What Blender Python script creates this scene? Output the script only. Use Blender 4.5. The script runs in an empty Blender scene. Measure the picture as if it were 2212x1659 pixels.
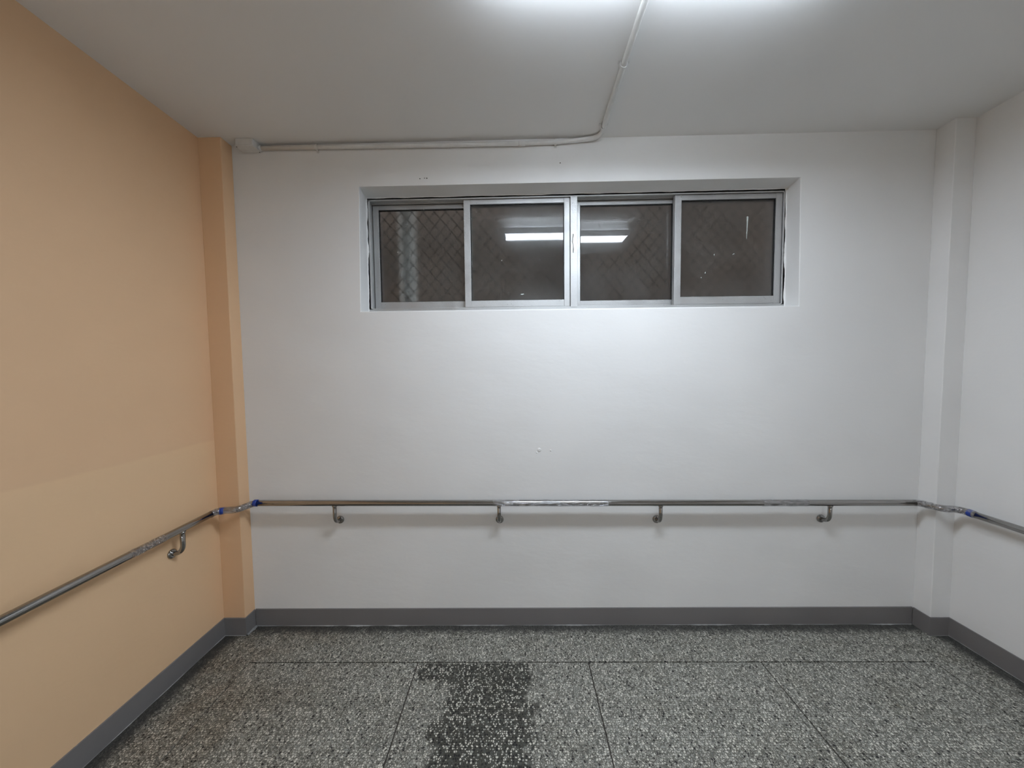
import bpy, bmesh, math, random
from mathutils import Vector, Matrix, noise

random.seed(7)
SC = bpy.context.scene
COL = SC.collection

# ------------------------------------------------------------------ camera, world, exposure
cam_d = bpy.data.cameras.new('camera')
cam_d.sensor_width = 36.0
cam_d.lens = 760.0 / 2212.0 * 36.0
cam_d.clip_start = 0.02
cam = bpy.data.objects.new('camera', cam_d)
COL.objects.link(cam)
EYE = Vector((0.0, 0.0, 1.5625))
PITCH, YAW, ROLL = -0.0519, -0.0113, -0.0110
fw = Vector((math.sin(YAW) * math.cos(PITCH), math.cos(YAW) * math.cos(PITCH), math.sin(PITCH)))
r0 = Vector((math.cos(YAW), -math.sin(YAW), 0.0))
u0 = r0.cross(fw)
rt = math.cos(ROLL) * r0 + math.sin(ROLL) * u0
up = -math.sin(ROLL) * r0 + math.cos(ROLL) * u0
cam.matrix_world = Matrix(((rt.x, up.x, -fw.x, EYE.x), (rt.y, up.y, -fw.y, EYE.y),
                           (rt.z, up.z, -fw.z, EYE.z), (0, 0, 0, 1)))
SC.camera = cam

world = bpy.data.worlds.new('night_sky')
SC.world = world
world.use_nodes = True
world.node_tree.nodes['Background'].inputs[0].default_value = (0.85, 0.80, 0.78, 1)
world.node_tree.nodes['Background'].inputs[1].default_value = 1.10

SC.view_settings.view_transform = 'Standard'
SC.view_settings.look = 'None'
SC.view_settings.exposure = 0.0
SC.view_settings.gamma = 1.0
SC.view_settings.use_curve_mapping = False
SC.cycles.use_denoising = True
SC.cycles.use_light_tree = False
SC.cycles.use_adaptive_sampling = True
SC.cycles.adaptive_threshold = 0.04
SC.cycles.max_bounces = 8
SC.cycles.diffuse_bounces = 5
SC.cycles.transparent_max_bounces = 8

LAMP_POWER = 51.0
LAMP_COLOR = (0.825, 0.93, 1.05, 1)

# ------------------------------------------------------------------ room dimensions (metres)
D = 2.049            # back wall
XL, XR = -1.7265, 2.4541
YR = -6.5            # wall behind the viewer
PLX, PLY = -1.6001, 1.9716   # left pillar: inner face x, front face y
PRX, PRY = 2.3478, 1.9594
BB, BT = 0.1054, 0.006
T = 0.24             # back wall thickness


def zc(x, y):
    return 2.833 + 0.0051 * x - 0.033 * (y - D)


# ------------------------------------------------------------------ node helpers
def newmat(name):
    m = bpy.data.materials.new(name)
    m.use_nodes = True
    nt = m.node_tree
    b = nt.nodes['Principled BSDF']
    return m, nt, b


def N(nt, kind, **kw):
    n = nt.nodes.new(kind)
    for k, v in kw.items():
        if k.startswith('i_'):
            key = k[2:]
            key = int(key) if key.isdigit() else key.replace('_', ' ')
            n.inputs[key].default_value = v
        else:
            setattr(n, k, v)
    return n


def L(nt, a, b):
    nt.links.new(a, b)


def math_n(nt, op, a, b=None, c=None, clamp=False):
    n = nt.nodes.new('ShaderNodeMath')
    n.operation = op
    n.use_clamp = clamp
    for i, v in enumerate((a, b, c)):
        if v is None:
            continue
        if isinstance(v, (int, float)):
            n.inputs[i].default_value = v
        else:
            L(nt, v, n.inputs[i])
    return n.outputs[0]


def sstep(nt, v, lo, hi, to0=0.0, to1=1.0):
    n = nt.nodes.new('ShaderNodeMapRange')
    n.interpolation_type = 'SMOOTHSTEP'
    L(nt, v, n.inputs['Value'])
    n.inputs['From Min'].default_value = lo
    n.inputs['From Max'].default_value = hi
    n.inputs['To Min'].default_value = to0
    n.inputs['To Max'].default_value = to1
    return n.outputs['Result']


def mix(nt, fac, a, b, mode='MIX'):
    n = nt.nodes.new('ShaderNodeMix')
    n.data_type = 'RGBA'
    n.blend_type = mode
    for sock, v in ((n.inputs[0], fac), (n.inputs[6], a), (n.inputs[7], b)):
        if isinstance(v, (int, float)):
            sock.default_value = v
        elif isinstance(v, tuple):
            sock.default_value = v if len(v) == 4 else v + (1,)
        else:
            L(nt, v, sock)
    return n.outputs[2]


def pos(nt):
    g = nt.nodes.new('ShaderNodeNewGeometry')
    return g.outputs['Position']


def noise_n(nt, vec, scale, detail=3.0, rough=0.55, dist=0.0):
    n = N(nt, 'ShaderNodeTexNoise')
    n.inputs['Scale'].default_value = scale
    n.inputs['Detail'].default_value = detail
    n.inputs['Roughness'].default_value = rough
    n.inputs['Distortion'].default_value = dist
    L(nt, vec, n.inputs['Vector'])
    return n.outputs[0]


def bump(nt, h, strength, dist, normal=None):
    n = N(nt, 'ShaderNodeBump')
    n.inputs['Strength'].default_value = strength
    n.inputs['Distance'].default_value = dist
    L(nt, h, n.inputs['Height'])
    if normal is not None:
        L(nt, normal, n.inputs['Normal'])
    return n.outputs[0]


# ------------------------------------------------------------------ materials
def paint(name, base, vary=0.05, rough=0.55, dado=None, bump_s=0.35):
    m, nt, b = newmat(name)
    p = pos(nt)
    big = noise_n(nt, p, 1.3, 2)
    col = mix(nt, sstep(nt, big, 0.3, 0.7), tuple(c * (1 - vary) for c in base), base)
    if dado:
        z, tint = dado
        sx = N(nt, 'ShaderNodeSeparateXYZ')
        L(nt, p, sx.inputs[0])
        wob = noise_n(nt, p, 2.5, 2)
        zz = math_n(nt, 'ADD', sx.outputs[2], math_n(nt, 'MULTIPLY', math_n(nt, 'SUBTRACT', wob, 0.5), 0.02))
        col = mix(nt, sstep(nt, zz, z + 0.008, z - 0.008), col, tint)
    L(nt, col, b.inputs['Base Color'])
    b.inputs['Roughness'].default_value = rough
    b.inputs['Specular IOR Level'].default_value = 0.3
    # trowelled plaster under the paint: soft waves and roller stipple
    mp = N(nt, 'ShaderNodeMapping')
    L(nt, p, mp.inputs[0])
    mp.inputs['Scale'].default_value = (1.0, 1.0, 2.0)
    waves = noise_n(nt, mp.outputs[0], 2.4, 5, 0.50)
    L(nt, bump(nt, waves, bump_s, 0.02), b.inputs['Normal'])
    return m


M = {}
M['white'] = paint('white_wall_paint', (0.815, 0.805, 0.79))
M['ceil'] = paint('ceiling_paint', (0.81, 0.80, 0.785), vary=0.03, rough=0.7, bump_s=0.08)
M['peach'] = paint('peach_wall_paint', (0.78, 0.515, 0.31), vary=0.03, dado=(1.155, (0.80, 0.545, 0.325, 1)))
M['peach_pillar'] = paint('peach_pillar_paint', (0.77, 0.505, 0.30), vary=0.03)
M['base'] = paint('grey_skirting_paint', (0.20, 0.188, 0.185), vary=0.12, rough=0.45, bump_s=0.1)
M['outside'] = paint('outside_render', (0.20, 0.165, 0.145), vary=0.5, rough=0.9)
M['plaster'] = paint('plaster_crumbs', (0.36, 0.36, 0.35), vary=0.5, rough=0.9)


def simple(name, col, rough=0.5, metal=0.0, spec=0.5):
    m, nt, b = newmat(name)
    p = pos(nt)
    n = noise_n(nt, p, 30, 3)
    L(nt, mix(nt, n, tuple(c * 0.9 for c in col), tuple(min(1, c * 1.08) for c in col)), b.inputs['Base Color'])
    b.inputs['Roughness'].default_value = rough
    b.inputs['Metallic'].default_value = metal
    b.inputs['Specular IOR Level'].default_value = spec
    return m


M['pvc'] = simple('white_pvc', (0.70, 0.69, 0.67), 0.45)
M['pvc_out'] = simple('outdoor_white_pvc', (0.86, 0.89, 0.90), 0.5)
M['tape'] = simple('blue_tape', (0.012, 0.045, 0.30), 0.45)
M['grille'] = simple('painted_steel_mesh', (0.05, 0.05, 0.048), 0.6)
M['dark'] = simple('dark_hole', (0.05, 0.045, 0.04), 0.8)
M['screw'] = simple('dull_screw', (0.2, 0.18, 0.16), 0.5, 0.8)
M['housing'] = simple('white_enamel', (0.8, 0.8, 0.8), 0.4)
M['grout'] = simple('joint_strip', (0.035, 0.026, 0.021), 0.6)
M['paintdrip'] = simple('pale_paint_drip', (0.62, 0.68, 0.66), 0.5)
M['gasket'] = simple('black_rubber_gasket', (0.012, 0.012, 0.012), 0.6)


def mat_steel():
    m, nt, b = newmat('stainless_steel')
    p = pos(nt)
    mp = N(nt, 'ShaderNodeMapping')
    L(nt, p, mp.inputs[0])
    mp.inputs['Scale'].default_value = (6, 40, 160)
    n = noise_n(nt, mp.outputs[0], 4, 3)
    L(nt, mix(nt, n, (0.27, 0.26, 0.25), (0.42, 0.41, 0.40)), b.inputs['Base Color'])
    b.inputs['Metallic'].default_value = 1.0
    L(nt, sstep(nt, n, 0.2, 0.8, 0.06, 0.13), b.inputs['Roughness'])
    return m


M['steel'] = mat_steel()


def mat_film():
    """clear wrapping film: mostly see-through, with crinkled gloss"""
    m, nt, b = newmat('clear_film')
    out = nt.nodes['Material Output']
    p = pos(nt)
    mp = N(nt, 'ShaderNodeMapping')
    L(nt, p, mp.inputs[0])
    mp.inputs['Rotation'].default_value = (0.3, 0.5, 0.35)
    mp.inputs['Scale'].default_value = (6, 34, 34)
    n = noise_n(nt, mp.outputs[0], 2.2, 4, 0.6, 1.5)
    tr = N(nt, 'ShaderNodeBsdfTransparent')
    tr.inputs[0].default_value = (0.93, 0.93, 0.94, 1)
    gl = N(nt, 'ShaderNodeBsdfGlossy')
    gl.inputs['Roughness'].default_value = 0.12
    gl.inputs['Color'].default_value = (0.95, 0.95, 0.97, 1)
    L(nt, bump(nt, n, 1.0, 0.02), gl.inputs['Normal'])
    ms = N(nt, 'ShaderNodeMixShader')
    L(nt, sstep(nt, n, 0.42, 0.62, 0.10, 0.55), ms.inputs[0])
    L(nt, tr.outputs[0], ms.inputs[1])
    L(nt, gl.outputs[0], ms.inputs[2])
    L(nt, ms.outputs[0], out.inputs['Surface'])
    return m


M['film'] = mat_film()


def mat_alu():
    m, nt, b = newmat('weathered_aluminium')
    p = pos(nt)
    n1 = noise_n(nt, p, 9, 4)
    n2 = noise_n(nt, p, 120, 3, 0.7)
    c = mix(nt, n1, (0.42, 0.42, 0.415), (0.58, 0.58, 0.575))
    specks = sstep(nt, n2, 0.66, 0.74)
    c = mix(nt, specks, c, (0.12, 0.115, 0.11))
    L(nt, c, b.inputs['Base Color'])
    b.inputs['Metallic'].default_value = 0.55
    L(nt, sstep(nt, n1, 0.3, 0.7, 0.38, 0.55), b.inputs['Roughness'])
    L(nt, bump(nt, n2, 0.2, 0.004), b.inputs['Normal'])
    return m


M['alu'] = mat_alu()


def mat_glass():
    """obscured, dusty pane: clear gloss on the room side, scattering through the body, paint flecks and dust"""
    m, nt, b = newmat('dusty_obscured_glass')
    out = nt.nodes['Material Output']
    p = pos(nt)
    rf = N(nt, 'ShaderNodeBsdfRefraction')
    rf.inputs['Color'].default_value = (0.86, 0.88, 0.88, 1)
    rf.inputs['Roughness'].default_value = 0.36
    rf.inputs['IOR'].default_value = 1.30
    df = N(nt, 'ShaderNodeBsdfDiffuse')
    cloud = noise_n(nt, p, 5.5, 5, 0.6)
    v = N(nt, 'ShaderNodeTexVoronoi')
    v.inputs['Scale'].default_value = 26
    L(nt, p, v.inputs['Vector'])
    sv = N(nt, 'ShaderNodeSeparateColor')
    L(nt, v.outputs['Color'], sv.inputs[0])
    rad = math_n(nt, 'MULTIPLY', math_n(nt, 'POWER', sv.outputs[0], 8.0), 0.085)
    fleck = math_n(nt, 'LESS_THAN', v.outputs['Distance'], rad)
    L(nt, mix(nt, fleck, (0.20, 0.195, 0.19), (0.62, 0.63, 0.62)), df.inputs['Color'])
    dust = math_n(nt, 'MAXIMUM', sstep(nt, cloud, 0.3, 0.75, 0.06, 0.20), fleck)
    body = N(nt, 'ShaderNodeMixShader')
    L(nt, dust, body.inputs[0])
    L(nt, rf.outputs[0], body.inputs[1])
    L(nt, df.outputs[0], body.inputs[2])
    gl = N(nt, 'ShaderNodeBsdfGlossy')
    gl.inputs['Roughness'].default_value = 0.012
    fr = N(nt, 'ShaderNodeFresnel')
    fr.inputs['IOR'].default_value = 1.45
    ms = N(nt, 'ShaderNodeMixShader')
    L(nt, fr.outputs[0], ms.inputs[0])
    L(nt, body.outputs[0], ms.inputs[1])
    L(nt, gl.outputs[0], ms.inputs[2])
    L(nt, ms.outputs[0], out.inputs['Surface'])
    return m


M['glass'] = mat_glass()


def mat_lamp(name, k):
    m, nt, b = newmat(name)
    b.inputs['Base Color'].default_value = (0.8, 0.8, 0.8, 1)
    b.inputs['Emission Color'].default_value = LAMP_COLOR
    b.inputs['Emission Strength'].default_value = LAMP_POWER * k
    return m


M['lamp'] = mat_lamp('lit_opal_lens', 1.0)
M['lamp_fill'] = mat_lamp('added_fill_lens', 2.4)  # emission of the added rear fill, stronger than the front lens
M['lamp_up'] = mat_lamp('added_up_glow', 0.70)  # emission of the added strips that brighten the ceiling


def mat_terrazzo():
    m, nt, b = newmat('terrazzo')
    p = pos(nt)
    sx = N(nt, 'ShaderNodeSeparateXYZ')
    L(nt, p, sx.inputs[0])
    X, Y = sx.outputs[0], sx.outputs[1]
    # warp the coordinates so that the chips are irregular
    nz = N(nt, 'ShaderNodeTexNoise')
    nz.inputs['Scale'].default_value = 120
    nz.inputs['Detail'].default_value = 1.0
    L(nt, p, nz.inputs['Vector'])
    va = N(nt, 'ShaderNodeVectorMath', operation='SUBTRACT')
    L(nt, nz.outputs['Color'], va.inputs[0])
    va.inputs[1].default_value = (0.5, 0.5, 0.5)
    vs = N(nt, 'ShaderNodeVectorMath', operation='SCALE')
    L(nt, va.outputs[0], vs.inputs[0])
    vs.inputs['Scale'].default_value = 0.007
    vp = N(nt, 'ShaderNodeVectorMath', operation='ADD')
    L(nt, p, vp.inputs[0])
    L(nt, vs.outputs[0], vp.inputs[1])

    def vor(scale, feature):
        v = N(nt, 'ShaderNodeTexVoronoi', voronoi_dimensions='2D', feature=feature)
        v.inputs['Scale'].default_value = scale
        L(nt, vp.outputs[0], v.inputs['Vector'])
        return v
    # dark worn patch in the second bay, with its own ragged outline
    wob = noise_n(nt, p, 8, 7, 0.72)
    ox = math_n(nt, 'MULTIPLY', math_n(nt, 'SUBTRACT', wob, 0.5), 0.42)
    wob2 = noise_n(nt, p, 5.3, 3, 0.6)
    xx = math_n(nt, 'ADD', X, ox)
    px = math_n(nt, 'MULTIPLY', sstep(nt, xx, -0.40, -0.34), sstep(nt, xx, 0.085, 0.02))
    topband = math_n(nt, 'MULTIPLY', sstep(nt, Y, 1.655, 1.68), math_n(nt, 'MULTIPLY', sstep(nt, xx, -0.54, -0.5), sstep(nt, xx, 0.14, 0.06)))
    patch = math_n(nt, 'MAXIMUM', px, topband)
    patch = math_n(nt, 'MULTIPLY', patch, math_n(nt, 'MULTIPLY', sstep(nt, Y, 1.777, 1.765), sstep(nt, Y, 0.88, 0.95)))

    def chips(scale, lo, hi, ramp, seed_ch):
        e = vor(scale, 'DISTANCE_TO_EDGE')
        c = vor(scale, 'F1')
        s = N(nt, 'ShaderNodeSeparateColor')
        L(nt, c.outputs['Color'], s.inputs[0])
        thr = N(nt, 'ShaderNodeMapRange')
        L(nt, s.outputs[(seed_ch + 1) % 3], thr.inputs['Value'])
        thr.inputs['To Min'].default_value = lo
        thr.inputs['To Max'].default_value = hi
        d = math_n(nt, 'SUBTRACT', e.outputs['Distance'], thr.outputs['Result'])
        rnd = math_n(nt, 'SUBTRACT', math_n(nt, 'SUBTRACT', 0.56, thr.outputs['Result']), c.outputs['Distance'])   # rounds the corners off
        mask = sstep(nt, math_n(nt, 'MINIMUM', d, rnd), 0.0, 0.03)
        cr = N(nt, 'ShaderNodeValToRGB')
        cr.color_ramp.interpolation = 'CONSTANT'
        els = cr.color_ramp.elements
        els[0].position, els[0].color = ramp[0][0], ramp[0][1] + (1,)
        els[1].position, els[1].color = ramp[1][0], ramp[1][1] + (1,)
        for q, cc in ramp[2:]:
            el = els.new(q)
            el.color = cc + (1,)
        L(nt, s.outputs[seed_ch], cr.inputs[0])
        return mask, cr.outputs[0], s
    clean = noise_n(nt, p, 2.1, 4)
    matrix_c = mix(nt, noise_n(nt, p, 7, 4), (0.088, 0.086, 0.076), (0.150, 0.147, 0.134))
    matrix_c = mix(nt, patch, matrix_c, (0.048, 0.047, 0.040))
    # fine aggregate
    m2, c2, _ = chips(205, 0.04, 0.22, [(0, (0.05, 0.05, 0.05)), (0.10, (0.16, 0.16, 0.15)), (0.35, (0.34, 0.335, 0.315)), (0.75, (0.50, 0.495, 0.47))], 0)
    m2p = math_n(nt, 'MULTIPLY', m2, sstep(nt, patch, 0.0, 1.0, 1.0, 0.12))
    col = mix(nt, m2p, matrix_c, c2)
    # coarse chips
    m1, c1, s1 = chips(100, 0.05, 0.26, [(0, (0.014, 0.014, 0.015)), (0.09, (0.13, 0.135, 0.13)), (0.22, (0.27, 0.28, 0.27)), (0.45, (0.44, 0.44, 0.42)), (0.72, (0.62, 0.615, 0.585))], 1)
    _, c1p, _ = chips(100, 0.05, 0.26, [(0, (0.010, 0.010, 0.011)), (0.33, (0.075, 0.082, 0.078)), (0.50, (0.36, 0.37, 0.35)), (0.64, (0.62, 0.615, 0.58))], 1)
    c1 = mix(nt, patch, c1, c1p)
    col = mix(nt, m1, col, c1)
    # brown traffic dirt on the left, a few rusty spots, black grime along the skirting
    dirt = noise_n(nt, p, 3.2, 5, 0.6)
    leftness = sstep(nt, X, -0.7, -1.45)
    fac = math_n(nt, 'MULTIPLY', sstep(nt, dirt, 0.35, 0.7, 0.1, 0.75), leftness)
    col = mix(nt, fac, col, mix(nt, 1.0, col, (0.62, 0.50, 0.40), 'MULTIPLY'))
    gen = sstep(nt, noise_n(nt, p, 4.1, 5, 0.65), 0.48, 0.72, 0.0, 0.45)
    col = mix(nt, gen, col, mix(nt, 1.0, col, (0.66, 0.64, 0.58), 'MULTIPLY'))
    rust = sstep(nt, noise_n(nt, p, 6.7, 2), 0.74, 0.80, 0.0, 0.6)
    col = mix(nt, rust, col, mix(nt, 1.0, col, (0.85, 0.62, 0.38), 'MULTIPLY'))
    rag = math_n(nt, 'MULTIPLY', math_n(nt, 'SUBTRACT', noise_n(nt, p, 22, 4, 0.65), 0.5), 0.09)
    yb = math_n(nt, 'ADD', Y, rag)
    xb = math_n(nt, 'ADD', X, rag)
    g = math_n(nt, 'MAXIMUM', sstep(nt, yb, D - 0.095, D - 0.03),
               math_n(nt, 'MAXIMUM', sstep(nt, xb, XL + 0.12, XL + 0.04), sstep(nt, xb, XR - 0.12, XR - 0.04)))
    col = mix(nt, math_n(nt, 'MULTIPLY', g, 0.86), col, (0.035, 0.035, 0.036))
    col = mix(nt, 1.0, col, (1.0, 0.98, 0.91), 'MULTIPLY')
    L(nt, col, b.inputs['Base Color'])
    L(nt, sstep(nt, clean, 0.3, 0.7, 0.42, 0.62), b.inputs['Roughness'])
    b.inputs['Specular IOR Level'].default_value = 0.35
    L(nt, bump(nt, m1, 0.15, 0.002), b.inputs['Normal'])
    return m


M['terrazzo'] = mat_terrazzo()


# ------------------------------------------------------------------ geometry helpers
def obj(name, bm, mat, parent=None, smooth=False, bevel=0.0):
    me = bpy.data.meshes.new(name)
    bmesh.ops.recalc_face_normals(bm, faces=bm.faces[:])
    bm.to_mesh(me)
    bm.free()
    me.materials.append(M[mat] if isinstance(mat, str) else mat)
    if smooth:
        for p in me.polygons:
            p.use_smooth = True
    o = bpy.data.objects.new(name, me)
    COL.objects.link(o)
    if parent is not None:
        o.parent = parent
        # things are placed in world space: undo the parent's own location
        o.matrix_parent_inverse = parent_matrix(parent).inverted()
    if bevel:
        b = o.modifiers.new('soft_edges', 'BEVEL')
        b.width = bevel
        b.segments = 2
        b.limit_method = 'ANGLE'
        b.angle_limit = math.radians(40)
    return o


def parent_matrix(p):
    m = Matrix.Translation(p.location)
    if p.parent is not None:
        m = parent_matrix(p.parent) @ p.matrix_parent_inverse @ m
    return m


def empty(name, loc, parent=None):
    o = bpy.data.objects.new(name, None)
    o.empty_display_size = 0.05
    o.location = loc
    COL.objects.link(o)
    if parent is not None:
        o.parent = parent
        o.matrix_parent_inverse = parent_matrix(parent).inverted()
    return o


def tag(o, label, cat, group=None, kind=None):
    o['label'] = label
    o['category'] = cat
    if group:
        o['group'] = group
    if kind:
        o['kind'] = kind
    return o


def add_box(bm, x0, x1, y0, y1, z0, z1):
    vs = [bm.verts.new((x, y, z)) for z in (z0, z1) for y in (y0, y1) for x in (x0, x1)]
    for f in ((0, 1, 3, 2), (4, 6, 7, 5), (0, 4, 5, 1), (2, 3, 7, 6), (0, 2, 6, 4), (1, 5, 7, 3)):
        bm.faces.new([vs[i] for i in f])
    return vs


def box(x0, x1, y0, y1, z0, z1):
    bm = bmesh.new()
    add_box(bm, x0, x1, y0, y1, z0, z1)
    return bm


def prism(pts, y0, y1, axis='y'):
    """extrude a closed outline; pts are (a, b) in the plane normal to axis"""
    bm = bmesh.new()
    def mk(a, b, c):
        return {'y': (a, c, b), 'z': (a, b, c), 'x': (c, a, b)}[axis]
    lo = [bm.verts.new(mk(a, b, y0)) for a, b in pts]
    hi = [bm.verts.new(mk(a, b, y1)) for a, b in pts]
    n = len(pts)
    bm.faces.new(lo)
    bm.faces.new(hi[::-1])
    for i in range(n):
        j = (i + 1) % n
        bm.faces.new((lo[i], lo[j], hi[j], hi[i]))
    return bm


def fillet(pts, r, n=7):
    """round the inner corners of a polyline"""
    pts = [Vector(p) for p in pts]
    out = [pts[0]]
    rr = r if isinstance(r, (list, tuple)) else [r] * (len(pts) - 2)
    for i in range(1, len(pts) - 1):
        a, b, c = pts[i - 1], pts[i], pts[i + 1]
        d1 = (a - b)
        d2 = (c - b)
        k = min(rr[i - 1], d1.length * 0.49, d2.length * 0.49)
        p, q = b + d1.normalized() * k, b + d2.normalized() * k
        for j in range(n + 1):
            t = j / n
            out.append((1 - t) ** 2 * p + 2 * t * (1 - t) * b + t * t * q)
    out.append(pts[-1])
    return out


def add_tube(bm, path, rad, seg=16, cap=True, wob=0.0, wseed=0.0):
    path = [Vector(p) for p in path]
    n = len(path)
    tang = []
    for i in range(n):
        a = path[max(0, i - 1)]
        b = path[min(n - 1, i + 1)]
        tang.append((b - a).normalized())
    t0 = tang[0]
    ref = Vector((0, 0, 1)) if abs(t0.z) < 0.9 else Vector((1, 0, 0))
    nrm = (ref - t0 * ref.dot(t0)).normalized()
    rings = []
    for i in range(n):
        t = tang[i]
        nrm = (nrm - t * nrm.dot(t)).normalized()
        bi = t.cross(nrm)
        r = rad[i] if isinstance(rad, (list, tuple)) else rad
        ring = []
        for k in range(seg):
            a = 2 * math.pi * k / seg
            d = nrm * math.cos(a) + bi * math.sin(a)
            q = path[i] + d * r
            if wob:
                q = path[i] + d * (r + wob * max(0.0, noise.noise(Vector((q.x * 22, q.y * 60, q.z * 60)) + Vector((wseed, 0, 0))) + 0.3 * noise.noise(q * 110)))
            ring.append(bm.verts.new(q))
        rings.append(ring)
    for i in range(n - 1):
        for k in range(seg):
            j = (k + 1) % seg
            bm.faces.new((rings[i][k], rings[i][j], rings[i + 1][j], rings[i + 1][k]))
    if cap:
        bm.faces.new(rings[0][::-1])
        bm.faces.new(rings[-1])
    return rings


def tube(path, rad, seg=16, **kw):
    bm = bmesh.new()
    add_tube(bm, path, rad, seg, **kw)
    return bm


def sub(a, b, n):
    a, b = Vector(a), Vector(b)
    return [a.lerp(b, i / n) for i in range(n + 1)]


# ------------------------------------------------------------------ the setting
# ceiling: a slab whose underside falls very slightly towards the window wall
bm = bmesh.new()
x0, x1, y0, y1 = XL - 0.2, XR + 0.2, YR - 0.2, D + T
vs = []
for zz in (0, 0.15):
    for (x, y) in ((x0, y0), (x1, y0), (x1, y1), (x0, y1)):
        vs.append(bm.verts.new((x, y, zc(x, y) + zz)))
for f in ((3, 2, 1, 0), (4, 5, 6, 7), (0, 1, 5, 4), (1, 2, 6, 5), (2, 3, 7, 6), (3, 0, 4, 7)):
    bm.faces.new([vs[i] for i in f])
tag(obj('ceiling', bm, 'ceil'), 'plain white painted ceiling with a surface conduit', 'ceiling', kind='structure')

ZT = 2.80   # wall tops start here and are cut off by the ceiling slab
def wall_prism(x0, x1, y0, y1, zb=-0.05):
    """box whose top follows the ceiling"""
    bm = bmesh.new()
    v = []
    for (x, y) in ((x0, y0), (x1, y0), (x1, y1), (x0, y1)):
        v.append(bm.verts.new((x, y, zb)))
    for (x, y) in ((x0, y0), (x1, y0), (x1, y1), (x0, y1)):
        v.append(bm.verts.new((x, y, zc(x, y) + 0.002)))
    for f in ((3, 2, 1, 0), (4, 5, 6, 7), (0, 1, 5, 4), (1, 2, 6, 5), (2, 3, 7, 6), (3, 0, 4, 7)):
        bm.faces.new([v[i] for i in f])
    return bm


wl = tag(obj('wall_left', wall_prism(XL - 0.2, XL, YR, D + T), 'peach'),
         'peach painted side wall on the left', 'wall', kind='structure')
obj('pillar', wall_prism(XL - 0.001, PLX, PLY, D + 0.001), 'peach_pillar', wl, bevel=0.0035)
wr_ = tag(obj('wall_right', wall_prism(XR, XR + 0.2, YR, D + T), 'white'),
          'white painted side wall on the right', 'wall', kind='structure')
obj('pillar', wall_prism(PRX, XR + 0.001, PRY, D + 0.001), 'white', wr_, bevel=0.0035)
tag(obj('wall_rear', wall_prism(XL - 0.2, XR + 0.2, YR - 0.2, YR), 'white'),
    'white wall behind the viewer', 'wall', kind='structure')

# back wall with the window opening (its corners are hand-plastered, not quite square)
OPEN = [(-0.8945, 1.887), (1.6220, 1.888), (1.6095, 2.6005), (-0.8805, 2.5893)]
FR = [(-0.8970, 1.887), (1.6300, 1.888), (1.6210, 2.5965), (-0.8925, 2.5800)]
bm = bmesh.new()
OUT = [(XL - 0.01, -0.05), (XR + 0.01, -0.05), (XR + 0.01, zc(XR, D) + 0.002), (XL - 0.01, zc(XL, D) + 0.002)]
oF = [bm.verts.new((a, D, b)) for a, b in OUT]
iF = [bm.verts.new((a, D, b)) for a, b in OPEN]
iM = [bm.verts.new((a, D + 0.12, b)) for a, b in FR]
iB = [bm.verts.new((a, D + T, b)) for a, b in FR]
oB = [bm.verts.new((a, D + T, b)) for a, b in OUT]
for i in range(4):
    j = (i + 1) % 4
    bm.faces.new((oF[i], oF[j], iF[j], iF[i]))
    bm.faces.new((iF[i], iF[j], iM[j], iM[i]))
    bm.faces.new((iM[i], iM[j], iB[j], iB[i]))
    bm.faces.new((iB[i], iB[j], oB[j], oB[i]))
    bm.faces.new((oB[i], oB[j], oF[j], oF[i]))
wb = tag(obj('wall_back', bm, 'white', bevel=0.005),
         'white painted far wall with a high strip window', 'wall', kind='structure')
# old screw holes left in the plaster above the window
for (hx, hz, hr) in ((-0.5332, 2.6283, 0.0035), (-0.5068, 2.6304, 0.003), (-0.4936, 2.6300, 0.004), (0.2621, 2.7014, 0.0035)):
    bm = bmesh.new()
    bmesh.ops.create_cone(bm, cap_ends=True, segments=10, radius1=hr, radius2=hr * 0.6, depth=0.004,
                          matrix=Matrix.Translation((hx, D - 0.0005, hz)) @ Matrix.Rotation(math.pi / 2, 4, 'X'))
    obj('screw_hole', bm, 'dark', wb)
# painted-over plaster blobs
for (hx, hz, hr) in ((0.1333, 1.0657, 0.012), (0.20, 1.062, 0.005), (0.118, 1.05, 0.005)):
    bm = bmesh.new()
    bmesh.ops.create_uvsphere(bm, u_segments=14, v_segments=8, radius=1,
                              matrix=Matrix.Translation((hx, D, hz)) @ Matrix.Diagonal((hr, 0.003, hr, 1)))
    obj('plaster_blob', bm, 'white', wb, smooth=True)

# floor: a dark bed with terrazzo bays and a border cast on it; the joints are the gaps between them
fl = tag(obj('floor', box(XL - 0.2, XR + 0.2, YR - 0.2, D + T, -0.10, -0.004), 'grout'),
         'grey speckled terrazzo floor cast in bays', 'floor', kind='structure')
JX = [-1.4335, -0.5341, 0.3659, 1.2659, 2.1584]
JY = [1.7779 - 0.9 * i for i in range(10)]
G = 0.0026
for i in range(4):
    for k in range(9):
        obj('terrazzo_bay', box(JX[i] + G, JX[i + 1] - G, JY[k + 1] + G, JY[k] - G, -0.0045, 0.0), 'terrazzo', fl, bevel=0.001)
bm = bmesh.new()
a = [(XL - 0.05, YR - 0.05), (XR + 0.05, YR - 0.05), (XR + 0.05, D + 0.05), (XL - 0.05, D + 0.05)]
c = [(JX[0] - G, JY[-1] - G), (JX[-1] + G, JY[-1] - G), (JX[-1] + G, JY[0] + G), (JX[0] - G, JY[0] + G)]
rings = [[bm.verts.new((x, y, z)) for x, y in q] for z in (-0.0045, 0.0) for q in (a, c)]
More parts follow.
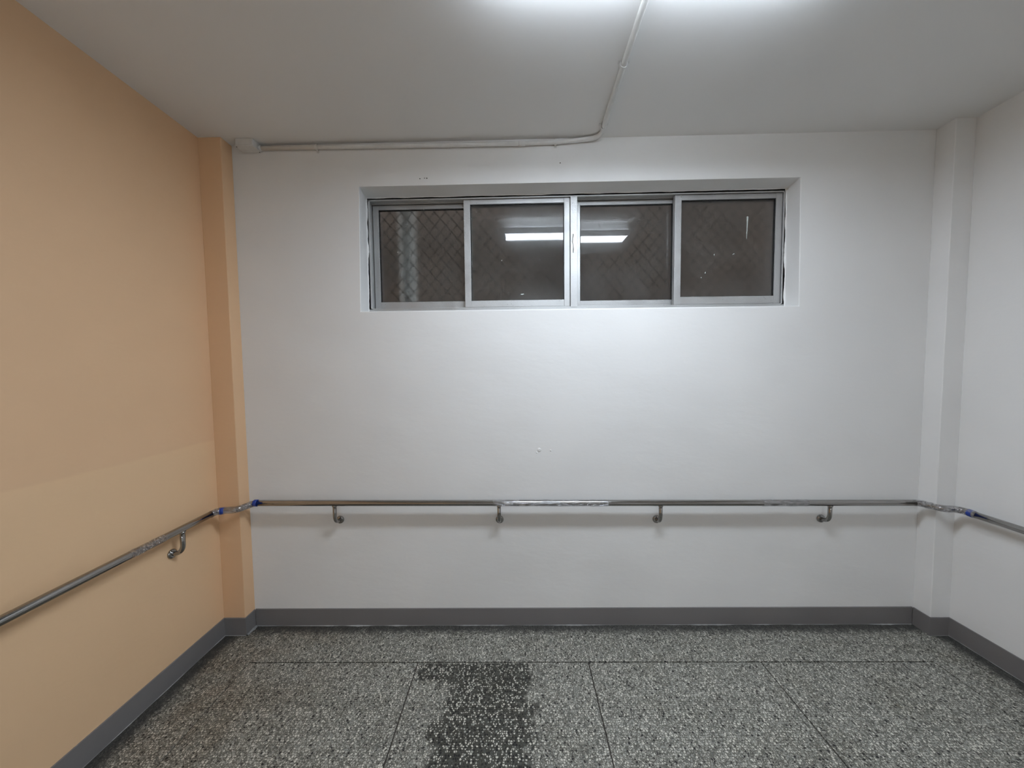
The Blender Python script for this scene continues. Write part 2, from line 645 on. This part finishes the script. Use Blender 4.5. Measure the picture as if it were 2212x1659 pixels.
for i in range(4):
    j = (i + 1) % 4
    bm.faces.new((rings[0][i], rings[0][j], rings[1][j], rings[1][i]))
    bm.faces.new((rings[2][i], rings[2][j], rings[3][j], rings[3][i]))
    bm.faces.new((rings[0][i], rings[0][j], rings[2][j], rings[2][i]))
    bm.faces.new((rings[1][i], rings[1][j], rings[3][j], rings[3][i]))
obj('terrazzo_border', bm, 'terrazzo', fl)

# skirting
def skirting(name, pts, label):
    """plan outline swept up to the skirting height; pts run along the wall face, room side offset applied by hand"""
    bm = prism(pts, 0.0, BB, axis='z')
    return tag(obj(name, bm, 'base', bevel=0.0015), label, 'baseboard', kind='structure')


e = 0.004   # bite into the wall
sl = skirting('baseboard_left', [(XL - e, YR), (XL + BT, YR), (XL + BT, PLY - BT), (PLX + BT, PLY - BT), (PLX + BT, D - BT),
                                 (PLX - e, D - BT), (PLX - e, PLY + e), (XL - e, PLY + e)],
              'dark grey skirting along the peach wall and its pillar')
sb = skirting('baseboard_back', [(PLX + BT, D - BT), (PRX - BT, D - BT), (PRX - BT, D + e), (PLX + BT, D + e)],
              'dark grey skirting along the window wall')
sr = skirting('baseboard_right', [(XR + e, YR), (XR - BT, YR), (XR - BT, PRY - BT), (PRX - BT, PRY - BT), (PRX - BT, D - BT),
                                  (PRX + e, D - BT), (PRX + e, PRY + e), (XR + e, PRY + e)],
              'dark grey skirting along the right white wall and its pillar')


def residue(parent, a, b, nrm, n, wmax, seed, gap=0.45):
    """ragged ridge of dried plaster at the foot of the skirting"""
    a, b, nrm = Vector(a), Vector(b), Vector(nrm)
    bm = bmesh.new()
    prev = None
    for i in range(n + 1):
        p = a.lerp(b, i / n)
        s = max(0.0, noise.noise(Vector((p.x * 9 + seed, p.y * 9, seed))) + gap) * (0.6 + 0.8 * random.random())
        w = 0.001 + wmax * s
        h = 0.0015 + 0.5 * wmax * s
        cur = [bm.verts.new(p - nrm * 0.001), bm.verts.new(p + nrm * w), bm.verts.new(p + Vector((0, 0, h)) + nrm * 0.0005)]
        if prev:
            for k in range(3):
                bm.faces.new((prev[k], prev[(k + 1) % 3], cur[(k + 1) % 3], cur[k]))
        prev = cur
    obj('plaster_ridge', bm, 'plaster', parent)


residue(sb, (PLX + BT, D - BT, 0), (PRX - BT, D - BT, 0), (0, -1, 0), 420, 0.006, 1.7, 0.30)
residue(sl, (XL + BT, 0.6, 0), (XL + BT, PLY - BT, 0), (1, 0, 0), 160, 0.003, 4.2, 0.1)
residue(sl, (XL + BT, PLY - BT, 0), (PLX + BT, PLY - BT, 0), (0, -1, 0), 24, 0.006, 6.2, 0.35)
residue(sl, (PLX + BT, PLY - BT, 0), (PLX + BT, D - BT, 0), (1, 0, 0), 16, 0.012, 8.4, 0.6)
residue(sr, (XR - BT, 0.8, 0), (XR - BT, PRY - BT, 0), (-1, 0, 0), 150, 0.003, 3.1, 0.2)
residue(sr, (PRX - BT, PRY - BT, 0), (XR - BT, PRY - BT, 0), (0, -1, 0), 24, 0.004, 2.3, 0.3)

# ------------------------------------------------------------------ window
win = tag(empty('window_1', (0.37, D + 0.17, 1.887)),
          'aluminium strip window with four sliding panes in two pairs', 'window', kind='structure')


def skew(bm):
    for v in bm.verts:
        v.co.z += (0.0062 * (v.co.x - 0.37) + 0.0015) * (v.co.z - 1.887) / 0.70
    return bm


WT = 2.5872
wy0, wy1 = D + 0.118, D + 0.222
WX0, WX1 = -0.8990, 1.6300
# outer frame: each member a channel with two running tracks
def frame_part(name, boxes, mat='alu'):
    bm = bmesh.new()
    for q in boxes:
        add_box(bm, *q)
    return obj(name, skew(bm), mat, win, bevel=0.0012)


frame_part('frame_head', [(WX0, WX1, wy0, wy1, WT - 0.012, WT), (WX0, WX1, wy0, wy0 + 0.004, WT - 0.019, WT),
                          (WX0, WX1, wy0 + 0.048, wy0 + 0.051, WT - 0.019, WT), (WX0, WX1, wy1 - 0.004, wy1, WT - 0.03, WT)])
frame_part('frame_sill', [(WX0, WX1, wy0, wy1, 1.884, 1.915), (WX0, WX1, wy0 + 0.022, wy0 + 0.025, 1.915, 1.9225),
                          (WX0, WX1, wy0 + 0.068, wy0 + 0.071, 1.915, 1.9225), (WX0, WX1, wy0, wy0 + 0.003, 1.915, 1.9215)])
frame_part('frame_jamb', [(WX0, WX0 + 0.0175, wy0, wy1, 1.915, WT - 0.012), (WX0, WX0 + 0.0275, wy0, wy0 + 0.006, 1.915, WT - 0.012)])
frame_part('frame_jamb', [(WX1 - 0.0175, WX1, wy0, wy1, 1.915, WT - 0.012), (WX1 - 0.0235, WX1, wy0, wy0 + 0.004, 1.915, WT - 0.012)])
frame_part('frame_mullion', [(0.3375, 0.3790, wy0 - 0.002, wy1, 1.915, WT - 0.012)])


def sash(x0, x1, yf, sl_, sr_, zb0, zb1, zt0, zt1, dep=0.026):
    s = empty('sash', ((x0 + x1) / 2, yf + dep / 2, zb0), win)
    def part(name, q, mat='alu', bev=0.0012):
        return obj(name, skew(box(*q)), mat, s, bevel=bev)
    part('stile', (x0, x0 + sl_, yf, yf + dep, zb0, zt1))
    part('stile', (x1 - sr_, x1, yf, yf + dep, zb0, zt1))
    part('rail', (x0 + sl_, x1 - sr_, yf + 0.001, yf + dep - 0.001, zb0, zb1))
    part('rail', (x0 + sl_, x1 - sr_, yf + 0.001, yf + dep - 0.001, zt0, zt1))
    # rubber glazing gasket: a thin dark lining just inside the frame
    g = bmesh.new()
    gx0, gx1, gz0, gz1 = x0 + sl_, x1 - sr_, zb1, zt0
    w = 0.004
    ya, yb = yf + 0.006, yf + dep - 0.006
    add_box(g, gx0 - 0.001, gx0 + w, ya, yb, gz0, gz1)
    add_box(g, gx1 - w, gx1 + 0.001, ya, yb, gz0, gz1)
    add_box(g, gx0 + w, gx1 - w, ya, yb, gz0 - 0.001, gz0 + w * 0.6)
    add_box(g, gx0 + w, gx1 - w, ya, yb, gz1 - w, gz1 + 0.001)
    obj('gasket', skew(g), 'gasket', s)
    ym = yf + dep / 2
    part('glass_pane', (gx0 + 0.001, gx1 - 0.001, ym - 0.0025, ym + 0.0025, gz0 + 0.0005, gz1 - 0.001), 'glass', 0)
    return s


yi, yo = wy0 + 0.010, wy0 + 0.056
s1 = sash(-0.8755, -0.262, yo, 0.034, 0.036, 1.925, 1.970, 2.5400, 2.5665)
s2 = sash(-0.3060, 0.3350, yi, 0.039, 0.034, 1.9235, 1.9630, 2.5410, 2.5690)
s3 = sash(0.3720, 1.012, yo, 0.034, 0.036, 1.925, 1.962, 2.5420, 2.5665)
s4 = sash(0.9670, 1.6070, yi, 0.039, 0.037, 1.9235, 1.9690, 2.5390, 2.5690)
# run of pale paint on the right-hand pane
bm = tube([(1.408, yi + 0.0105, 2.4465), (1.408, yi + 0.0105, 2.4440), (1.4075, yi + 0.0105, 2.438), (1.4068, yi + 0.0105, 2.40),
           (1.4055, yi + 0.0105, 2.35), (1.4055, yi + 0.0105, 2.313)], [0.001, 0.0055, 0.005, 0.003, 0.0022, 0.0018], 8)
for v in bm.verts:
    v.co.y = yi + 0.0105 + (v.co.y - yi - 0.0105) * 0.25
obj('paint_drip', bm, 'paintdrip', s4, smooth=True)
for (fx, fz, fr_, ang) in ((1.327, 2.224, 0.006, 0.9), (1.212, 2.222, 0.006, 0.1), (1.160, 2.115, 0.006, 0.2), (1.135, 2.087, 0.004, 0), (0.045, 2.000, 0.010, 1.5)):
    sp = s4 if fx > 0.9 else s2
    bm = bmesh.new()
    bmesh.ops.create_uvsphere(bm, u_segments=10, v_segments=6, radius=1,
                              matrix=Matrix.Translation((fx, yi + 0.0105, fz)) @ Matrix.Rotation(ang, 4, 'Y') @ Matrix.Diagonal((fr_ * 0.35, 0.0008, fr_, 1)))
    obj('paint_fleck', bm, 'paintdrip', sp, smooth=True)

# scar of a missing latch, worn into the mullion
bm = tube([(0.3535, wy0 - 0.002, 2.352), (0.3540, wy0 - 0.002, 2.345), (0.3505, wy0 - 0.002, 2.325), (0.3490, wy0 - 0.002, 2.305), (0.3530, wy0 - 0.002, 2.285),
           (0.3545, wy0 - 0.002, 2.262), (0.3535, wy0 - 0.002, 2.238)], [0.001, 0.004, 0.0025, 0.0032, 0.0022, 0.0035, 0.001], 8)
for v in bm.verts:
    v.co.y = wy0 - 0.002 + (v.co.y - wy0 + 0.002) * 0.15
obj('latch_scar', bm, 'screw', win, smooth=True)

# ragged filler between frame and reveal
def filler(pts_fn, n, seed):
    bm = bmesh.new()
    prev = None
    for i in range(n + 1):
        (x, z), (nx, nz) = pts_fn(i / n)
        s = 0.004 + 0.007 * max(0, noise.noise(Vector((x * 14, z * 14, seed))) + 0.25) + 0.002 * random.random()
        y = D + 0.1175
        cur = [bm.verts.new((x - nx * 0.004, y + 0.003, z - nz * 0.004)), bm.verts.new((x - nx * 0.003, y - 0.006, z - nz * 0.003)),
               bm.verts.new((x + nx * s, y - 0.001, z + nz * s))]
        if prev:
            for k in range(3):
                bm.faces.new((prev[k], prev[(k + 1) % 3], cur[(k + 1) % 3], cur[k]))
        prev = cur
    obj('filler_bead', bm, 'white', win)


filler(lambda t: ((FR[3][0] + (FR[0][0] - FR[3][0]) * t, FR[3][1] + (FR[0][1] - FR[3][1]) * t), (1, 0)), 90, 1.3)
filler(lambda t: ((FR[2][0] + (FR[1][0] - FR[2][0]) * t, FR[2][1] + (FR[1][1] - FR[2][1]) * t), (-1, 0)), 90, 5.1)
filler(lambda t: ((FR[3][0] + (FR[2][0] - FR[3][0]) * t, FR[3][1] + (FR[2][1] - FR[3][1]) * t), (0, -0.5)), 300, 9.7)

# ------------------------------------------------------------------ outside the window: a narrow yard at night
tag(obj('wall_outside', box(-3.0, 4.0, D + 1.15, D + 1.35, -0.5, 3.6), 'outside'),
    'dim brown rendered wall across the yard, seen through the obscured glass', 'wall', kind='structure')
dp = tag(empty('drain_pipe', (-0.737, D + 0.42, 0.0)),
         'white vertical drain pipe outside the leftmost window pane', 'pipe')
obj('pipe', tube(sub((-0.737, D + 0.42, -0.3), (-0.737, D + 0.42, 3.4), 6), 0.058, 24), 'pvc_out', dp, smooth=True)
obj('pipe_collar', tube(sub((-0.737, D + 0.42, 2.72), (-0.737, D + 0.42, 2.80), 2), 0.064, 24), 'pvc_out', dp, smooth=True)

gy = D + T + 0.016
gr = tag(empty('security_grille', (0.37, gy, 1.84)),
         'dark diamond mesh security grille outside the window glass', 'grille')
gx0, gx1, gz0, gz1 = -0.98, 1.72, 1.84, 2.66
for q in ((gx0, gx1, gz0 - 0.012, gz0 + 0.012), (gx0, gx1, gz1 - 0.012, gz1 + 0.012), (gx0 - 0.012, gx0 + 0.012, gz0, gz1), (gx1 - 0.012, gx1 + 0.012, gz0, gz1)):
    obj('grille_frame', box(q[0], q[1], gy - 0.012, gy + 0.012, q[2], q[3]), 'grille', gr, bevel=0.002)
for bx in (gx0 + 0.1, gx1 - 0.1):   # stays that hold the grille to the wall
    for bz in (gz0 - 0.005, gz1 + 0.005):
        obj('wall_stay', box(bx - 0.012, bx + 0.012, D + T - 0.004, gy + 0.004, bz - 0.012, bz + 0.012), 'grille', gr)
step = 0.072
k = -14
H = gz1 - gz0
sl_d = 0.86   # run over rise of a strand
while True:
    xs = gx0 + k * step
    if xs > gx1 + sl_d * H:
        break
    for sgn in (1, -1):
        # the strand x = xs + sgn*sl_d*(z-gz0), clipped to the frame
        t0, t1 = 0.0, H
        if sgn > 0:
            t0 = max(t0, (gx0 - xs) / sl_d)
            t1 = min(t1, (gx1 - xs) / sl_d)
        else:
            t0 = max(t0, (xs - gx1) / sl_d)
            t1 = min(t1, (xs - gx0) / sl_d)
        if t1 - t0 > 0.03:
            yy = gy + sgn * 0.003
            p0 = (xs + sgn * sl_d * t0, yy, gz0 + t0)
            p1 = (xs + sgn * sl_d * t1, yy, gz0 + t1)
            obj('mesh_strand', tube([p0, p1], 0.0026, 6), 'grille', gr)
    k += 1

# ------------------------------------------------------------------ handrail
RR = 0.017
def zb_(x):
    return 0.7727 - 0.0063 * (x + 0.03)


yb = D - 0.06
xl = XL + 0.06
xr = XR - 0.06
hr = tag(empty('handrail', (0.37, D, 0.0)),
         'stainless steel wall handrail wrapped in clear film running around three walls', 'handrail')
PA = Vector((-1.518, yb, zb_(-1.518)))        # left end of the back rail
PB = Vector((2.262, yb, zb_(2.262)))          # right end of the back rail
PL0 = Vector((xl, PLY - 0.115, 0.7735))
PR0 = Vector((xr, PRY - 0.135, 0.7570))
obj('rail', tube(sub(PA, PB, 30), RR, 24), 'steel', hr, smooth=True)
obj('rail', tube(sub(PL0, (xl, -2.4, 0.705), 30), RR, 24), 'steel', hr, smooth=True)
obj('rail', tube(sub(PR0, (xr, -2.4, 0.757), 30), RR, 24), 'steel', hr, smooth=True)
yl = PLY - 0.06
pathL = fillet([PA + Vector((0.004, 0, 0)), (-1.540, yb, 0.7765), (-1.573, yl, 0.7735), (-1.638, yl, 0.772), (xl, yl - 0.022, 0.7725), PL0 + Vector((0, -0.004, 0))], 0.03, 8)
yr_ = PRY - 0.06
pathR = fillet([PB - Vector((0.004, 0, 0)), (2.284, yb, 0.7570), (2.322, yr_, 0.7585), (2.370, yr_, 0.7590), (xr, yr_ - 0.022, 0.7585), PR0 + Vector((0, -0.004, 0))], 0.03, 8)
obj('elbow', tube(pathL, RR, 24), 'steel', hr, smooth=True)
obj('elbow', tube(pathR, RR, 24), 'steel', hr, smooth=True)


def dens(path, n):
    path = [Vector(p) for p in path]
    out = []
    for a, b in zip(path[:-1], path[1:]):
        m = max(1, int((b - a).length / n))
        out += [a.lerp(b, i / m) for i in range(m)]
    return out + [path[-1]]


def film(path, seed, wob=0.005):
    obj('clear_film', tube(dens(path, 0.003), RR + 0.0012, 40, cap=False, wob=wob, wseed=seed), 'film', hr, smooth=True)


film(pathL, 3.0)
film(pathR, 11.0)
film(sub((-0.14, yb, zb_(-0.14)), (0.52, yb, zb_(0.52)), 2), 21.0, 0.0035)
film(sub((1.40, yb, zb_(1.40)), (1.66, yb, zb_(1.66)), 2), 31.0, 0.003)
film(sub((xl, 1.45, 0.7663), (xl, 1.60, 0.7690), 2), 41.0, 0.003)


def tape(path, seed):
    obj('blue_tape', tube(dens(path, 0.004), RR + 0.0022, 24, wob=0.0006, wseed=seed), 'tape', hr, smooth=True)


tape([(-1.527, yb, zb_(-1.527)), (-1.508, yb, zb_(-1.508))], 1.0)
tape([p for p in dens(pathL, 0.003) if -1.6565 < p.x < -1.634], 2.0)
tape([(xr, yr_ - 0.046, 0.7578), (xr, yr_ - 0.065, 0.7573)], 3.0)


def bracket(base, out, ztop):
    """base: centre of the wall plate; out: unit vector off the wall; arm bends up into the rail"""
    base, out = Vector(base), Vector(out)
    top = base + out * 0.06
    top.z = ztop
    knee = base + out * 0.06
    k = 0.052
    p, q = knee - out * k, knee + Vector((0, 0, k))
    path = [base] + [(1 - t) ** 2 * p + 2 * t * (1 - t) * knee + t * t * q for t in [i / 12 for i in range(13)]] + [top]
    br = obj('bracket', tube(path, 0.0108, 16), 'steel', hr, smooth=True)
    # domed wall plate
    prof = [0.0235, 0.0235, 0.022, 0.019, 0.0145]
    hts = [-0.001, 0.004, 0.0075, 0.0095, 0.0105]
    obj('wall_plate', tube([base + out * h for h in hts], prof, 24), 'steel', br, smooth=True)
    obj('saddle', tube([Vector((top.x, top.y, ztop - RR - 0.008)), Vector((top.x, top.y, ztop - RR - 0.004)), Vector((top.x, top.y, ztop - RR + 0.003))], [0.0112, 0.0125, 0.0145], 16), 'steel', br, smooth=True)


for (bx, bz) in ((-1.0590, 0.6555), (-0.1052, 0.6510), (0.8232, 0.6466), (1.7857, 0.6449)):
    bracket((bx, D, bz), (0, -1, 0), zb_(bx))
bracket((XL, 1.6911, 0.6445), (1, 0, 0), 0.7710)
bracket((XL, 0.70, 0.630), (1, 0, 0), 0.7535)
bracket((XR, 1.10, 0.640), (-1, 0, 0), 0.757)

# ------------------------------------------------------------------ conduit, junction box, lamp
jb = tag(empty('junction_box', (-1.482, D - 0.034, 2.784)),
         'small white painted junction box in the corner of ceiling and wall beside the peach pillar', 'junction box')
bzt = zc(-1.48, D - 0.034)
obj('box_body', box(-1.530, -1.4335, D - 0.066, D + 0.001, 2.7915, bzt + 0.001), 'pvc', jb, bevel=0.004)
obj('cover', box(-1.533, -1.4305, D - 0.068, D - 0.001, 2.7845, 2.7925), 'pvc', jb, bevel=0.003)
bm = bmesh.new()
bmesh.ops.create_cone(bm, cap_ends=True, segments=10, radius1=0.0028, radius2=0.0028, depth=0.002, matrix=Matrix.Translation((-1.526, D - 0.060, 2.7842)))
obj('screw', bm, 'dark', jb)
bm = bmesh.new()
bmesh.ops.create_cone(bm, cap_ends=True, segments=10, radius1=0.0028, radius2=0.0028, depth=0.002, matrix=Matrix.Translation((-1.437, D - 0.008, 2.7842)))
obj('screw', bm, 'dark', jb)

PR = 0.0122
yc = D - PR - 0.001
def zcp(x, y):
    return zc(x, y) - PR - 0.001


cpath = [(-1.432, yc, 2.8030), (-0.9, yc, 2.8035), (-0.45, yc, 2.8020), (0.05, yc, 2.8030), (0.27, yc, 2.8085), (0.37, yc, 2.8155),
         (0.483, yc - 0.010, zcp(0.483, yc) + 0.0), (0.476, 1.80, zcp(0.476, 1.80)), (0.473, 1.5746, zcp(0.473, 1.5746)), (0.470, 1.20, zcp(0.470, 1.20)), (0.470, 1.125, zcp(0.47, 1.125))]
cd = tag(empty('electrical_conduit', (-0.5, D, 2.80)),
         'white painted electrical conduit running above the window and bending onto the ceiling', 'conduit')
obj('pipe', tube(fillet(cpath, [0.05, 0.05, 0.05, 0.05, 0.05, 0.10, 0.05, 0.05, 0.02], 10), PR, 16), 'pvc', cd, smooth=True)


def clip(p, d, up):
    """saddle strap across the pipe: an arch with two flat feet"""
    p, d, up = Vector(p), Vector(d).normalized(), Vector(up).normalized()
    side = d.cross(up)
    pts = []
    r = PR + 0.0015
    prof = [(-2.0 * PR, -PR), (-r, -PR + 0.0015)]
    for i in range(9):
        a = math.pi - math.pi * i / 8
        prof.append((r * math.cos(a), r * math.sin(a)))
    prof += [(r, -PR + 0.0015), (2.0 * PR, -PR)]
    bm = bmesh.new()
    prev = None
    for s, u in prof:
        nrm = Vector((s, u, 0))
        base = p + side * s + up * u
        outw = p + side * (s * 1.0) + up * u + (side * s + up * max(u, 0.0)).normalized() * 0.002 if u > -PR + 0.001 else base + up * 0.002
        cur = [bm.verts.new(base - d * 0.007), bm.verts.new(base + d * 0.007), bm.verts.new(outw + d * 0.007), bm.verts.new(outw - d * 0.007)]
        if prev:
            for k in range(4):
                bm.faces.new((prev[k], prev[(k + 1) % 4], cur[(k + 1) % 4], cur[k]))
        else:
            bm.faces.new(cur)
        prev = cur
    bm.faces.new(prev[::-1])
    obj('clip', bm, 'pvc', cd)


clip((-1.108, yc, 2.8033), (1, 0, 0), (0, -1, 0))
clip((0.235, yc, 2.8073), (1, 0, 0), (0, -1, 0))
clip((0.4795, 1.945, zcp(0.4795, 1.945)), (0, 1, 0), (0, 0, -1))
clip((0.473, 1.5746, zcp(0.473, 1.5746)), (0, 1, 0), (0, 0, -1))
obj('coupling', tube(sub((0.028, yc, 2.8028), (0.066, yc, 2.8034), 2), PR + 0.002, 16), 'pvc', cd, smooth=True)
obj('coupling', tube(sub((-1.433, yc, 2.8030), (-1.420, yc, 2.8030), 2), PR + 0.0025, 16), 'pvc', cd, smooth=True)

# ceiling lights: enamelled trays with a flat opal lens, one near the window, plus an unseen fill added behind the viewer
LX0, LX1 = -0.085, 1.045


def batten(LY, label, lamp_mat='lamp'):
    zt = zc(0.48, LY)
    lt = tag(empty('ceiling_light', (0.48, LY, zt)), label, 'lamp', 'ceiling battens')
    obj('tray', box(LX0 - 0.015, LX1 + 0.015, LY - 0.045, LY + 0.045, zt - 0.078, zt + 0.003), 'housing', lt, bevel=0.003)
    z0 = zt - 0.120
    W = 0.10
    prof = [(LY - W, z0 + 0.044), (LY - W, z0 - 0.010), (LY - W + 0.003, z0 - 0.010), (LY - W + 0.003, z0), (LY + W - 0.003, z0), (LY + W - 0.003, z0 - 0.010), (LY + W, z0 - 0.010), (LY + W, z0 + 0.044)]
    obj('cover', prism(prof, LX0, LX1, axis='x'), 'housing', lt)
    obj('lens', box(LX0 + 0.004, LX1 - 0.004, LY - W + 0.003, LY + W - 0.003, z0 - 0.0004, z0 + 0.001), lamp_mat, lt)
    for q in (-1, 1):   # glowing strips added above the cover to brighten the ceiling
        obj('up_glow_strip', box(LX0 + 0.004, LX1 - 0.004, LY + q * 0.073 - 0.026, LY + q * 0.073 + 0.026, z0 + 0.0435, z0 + 0.046), 'lamp_up', lt)
    for xx, s in ((LX0, -1), (LX1, 1)):
        obj('end_cap', prism([(a, b) for a, b in prof], min(xx, xx + s * 0.012), max(xx, xx + s * 0.012), axis='x'), 'housing', lt)


batten(1.08, 'long lit white ceiling batten above the frame, mirrored in the window panes')
batten(-4.1, 'unseen ceiling batten added behind the viewer as fill light', 'lamp_fill')  # added out of view to lift the lower walls
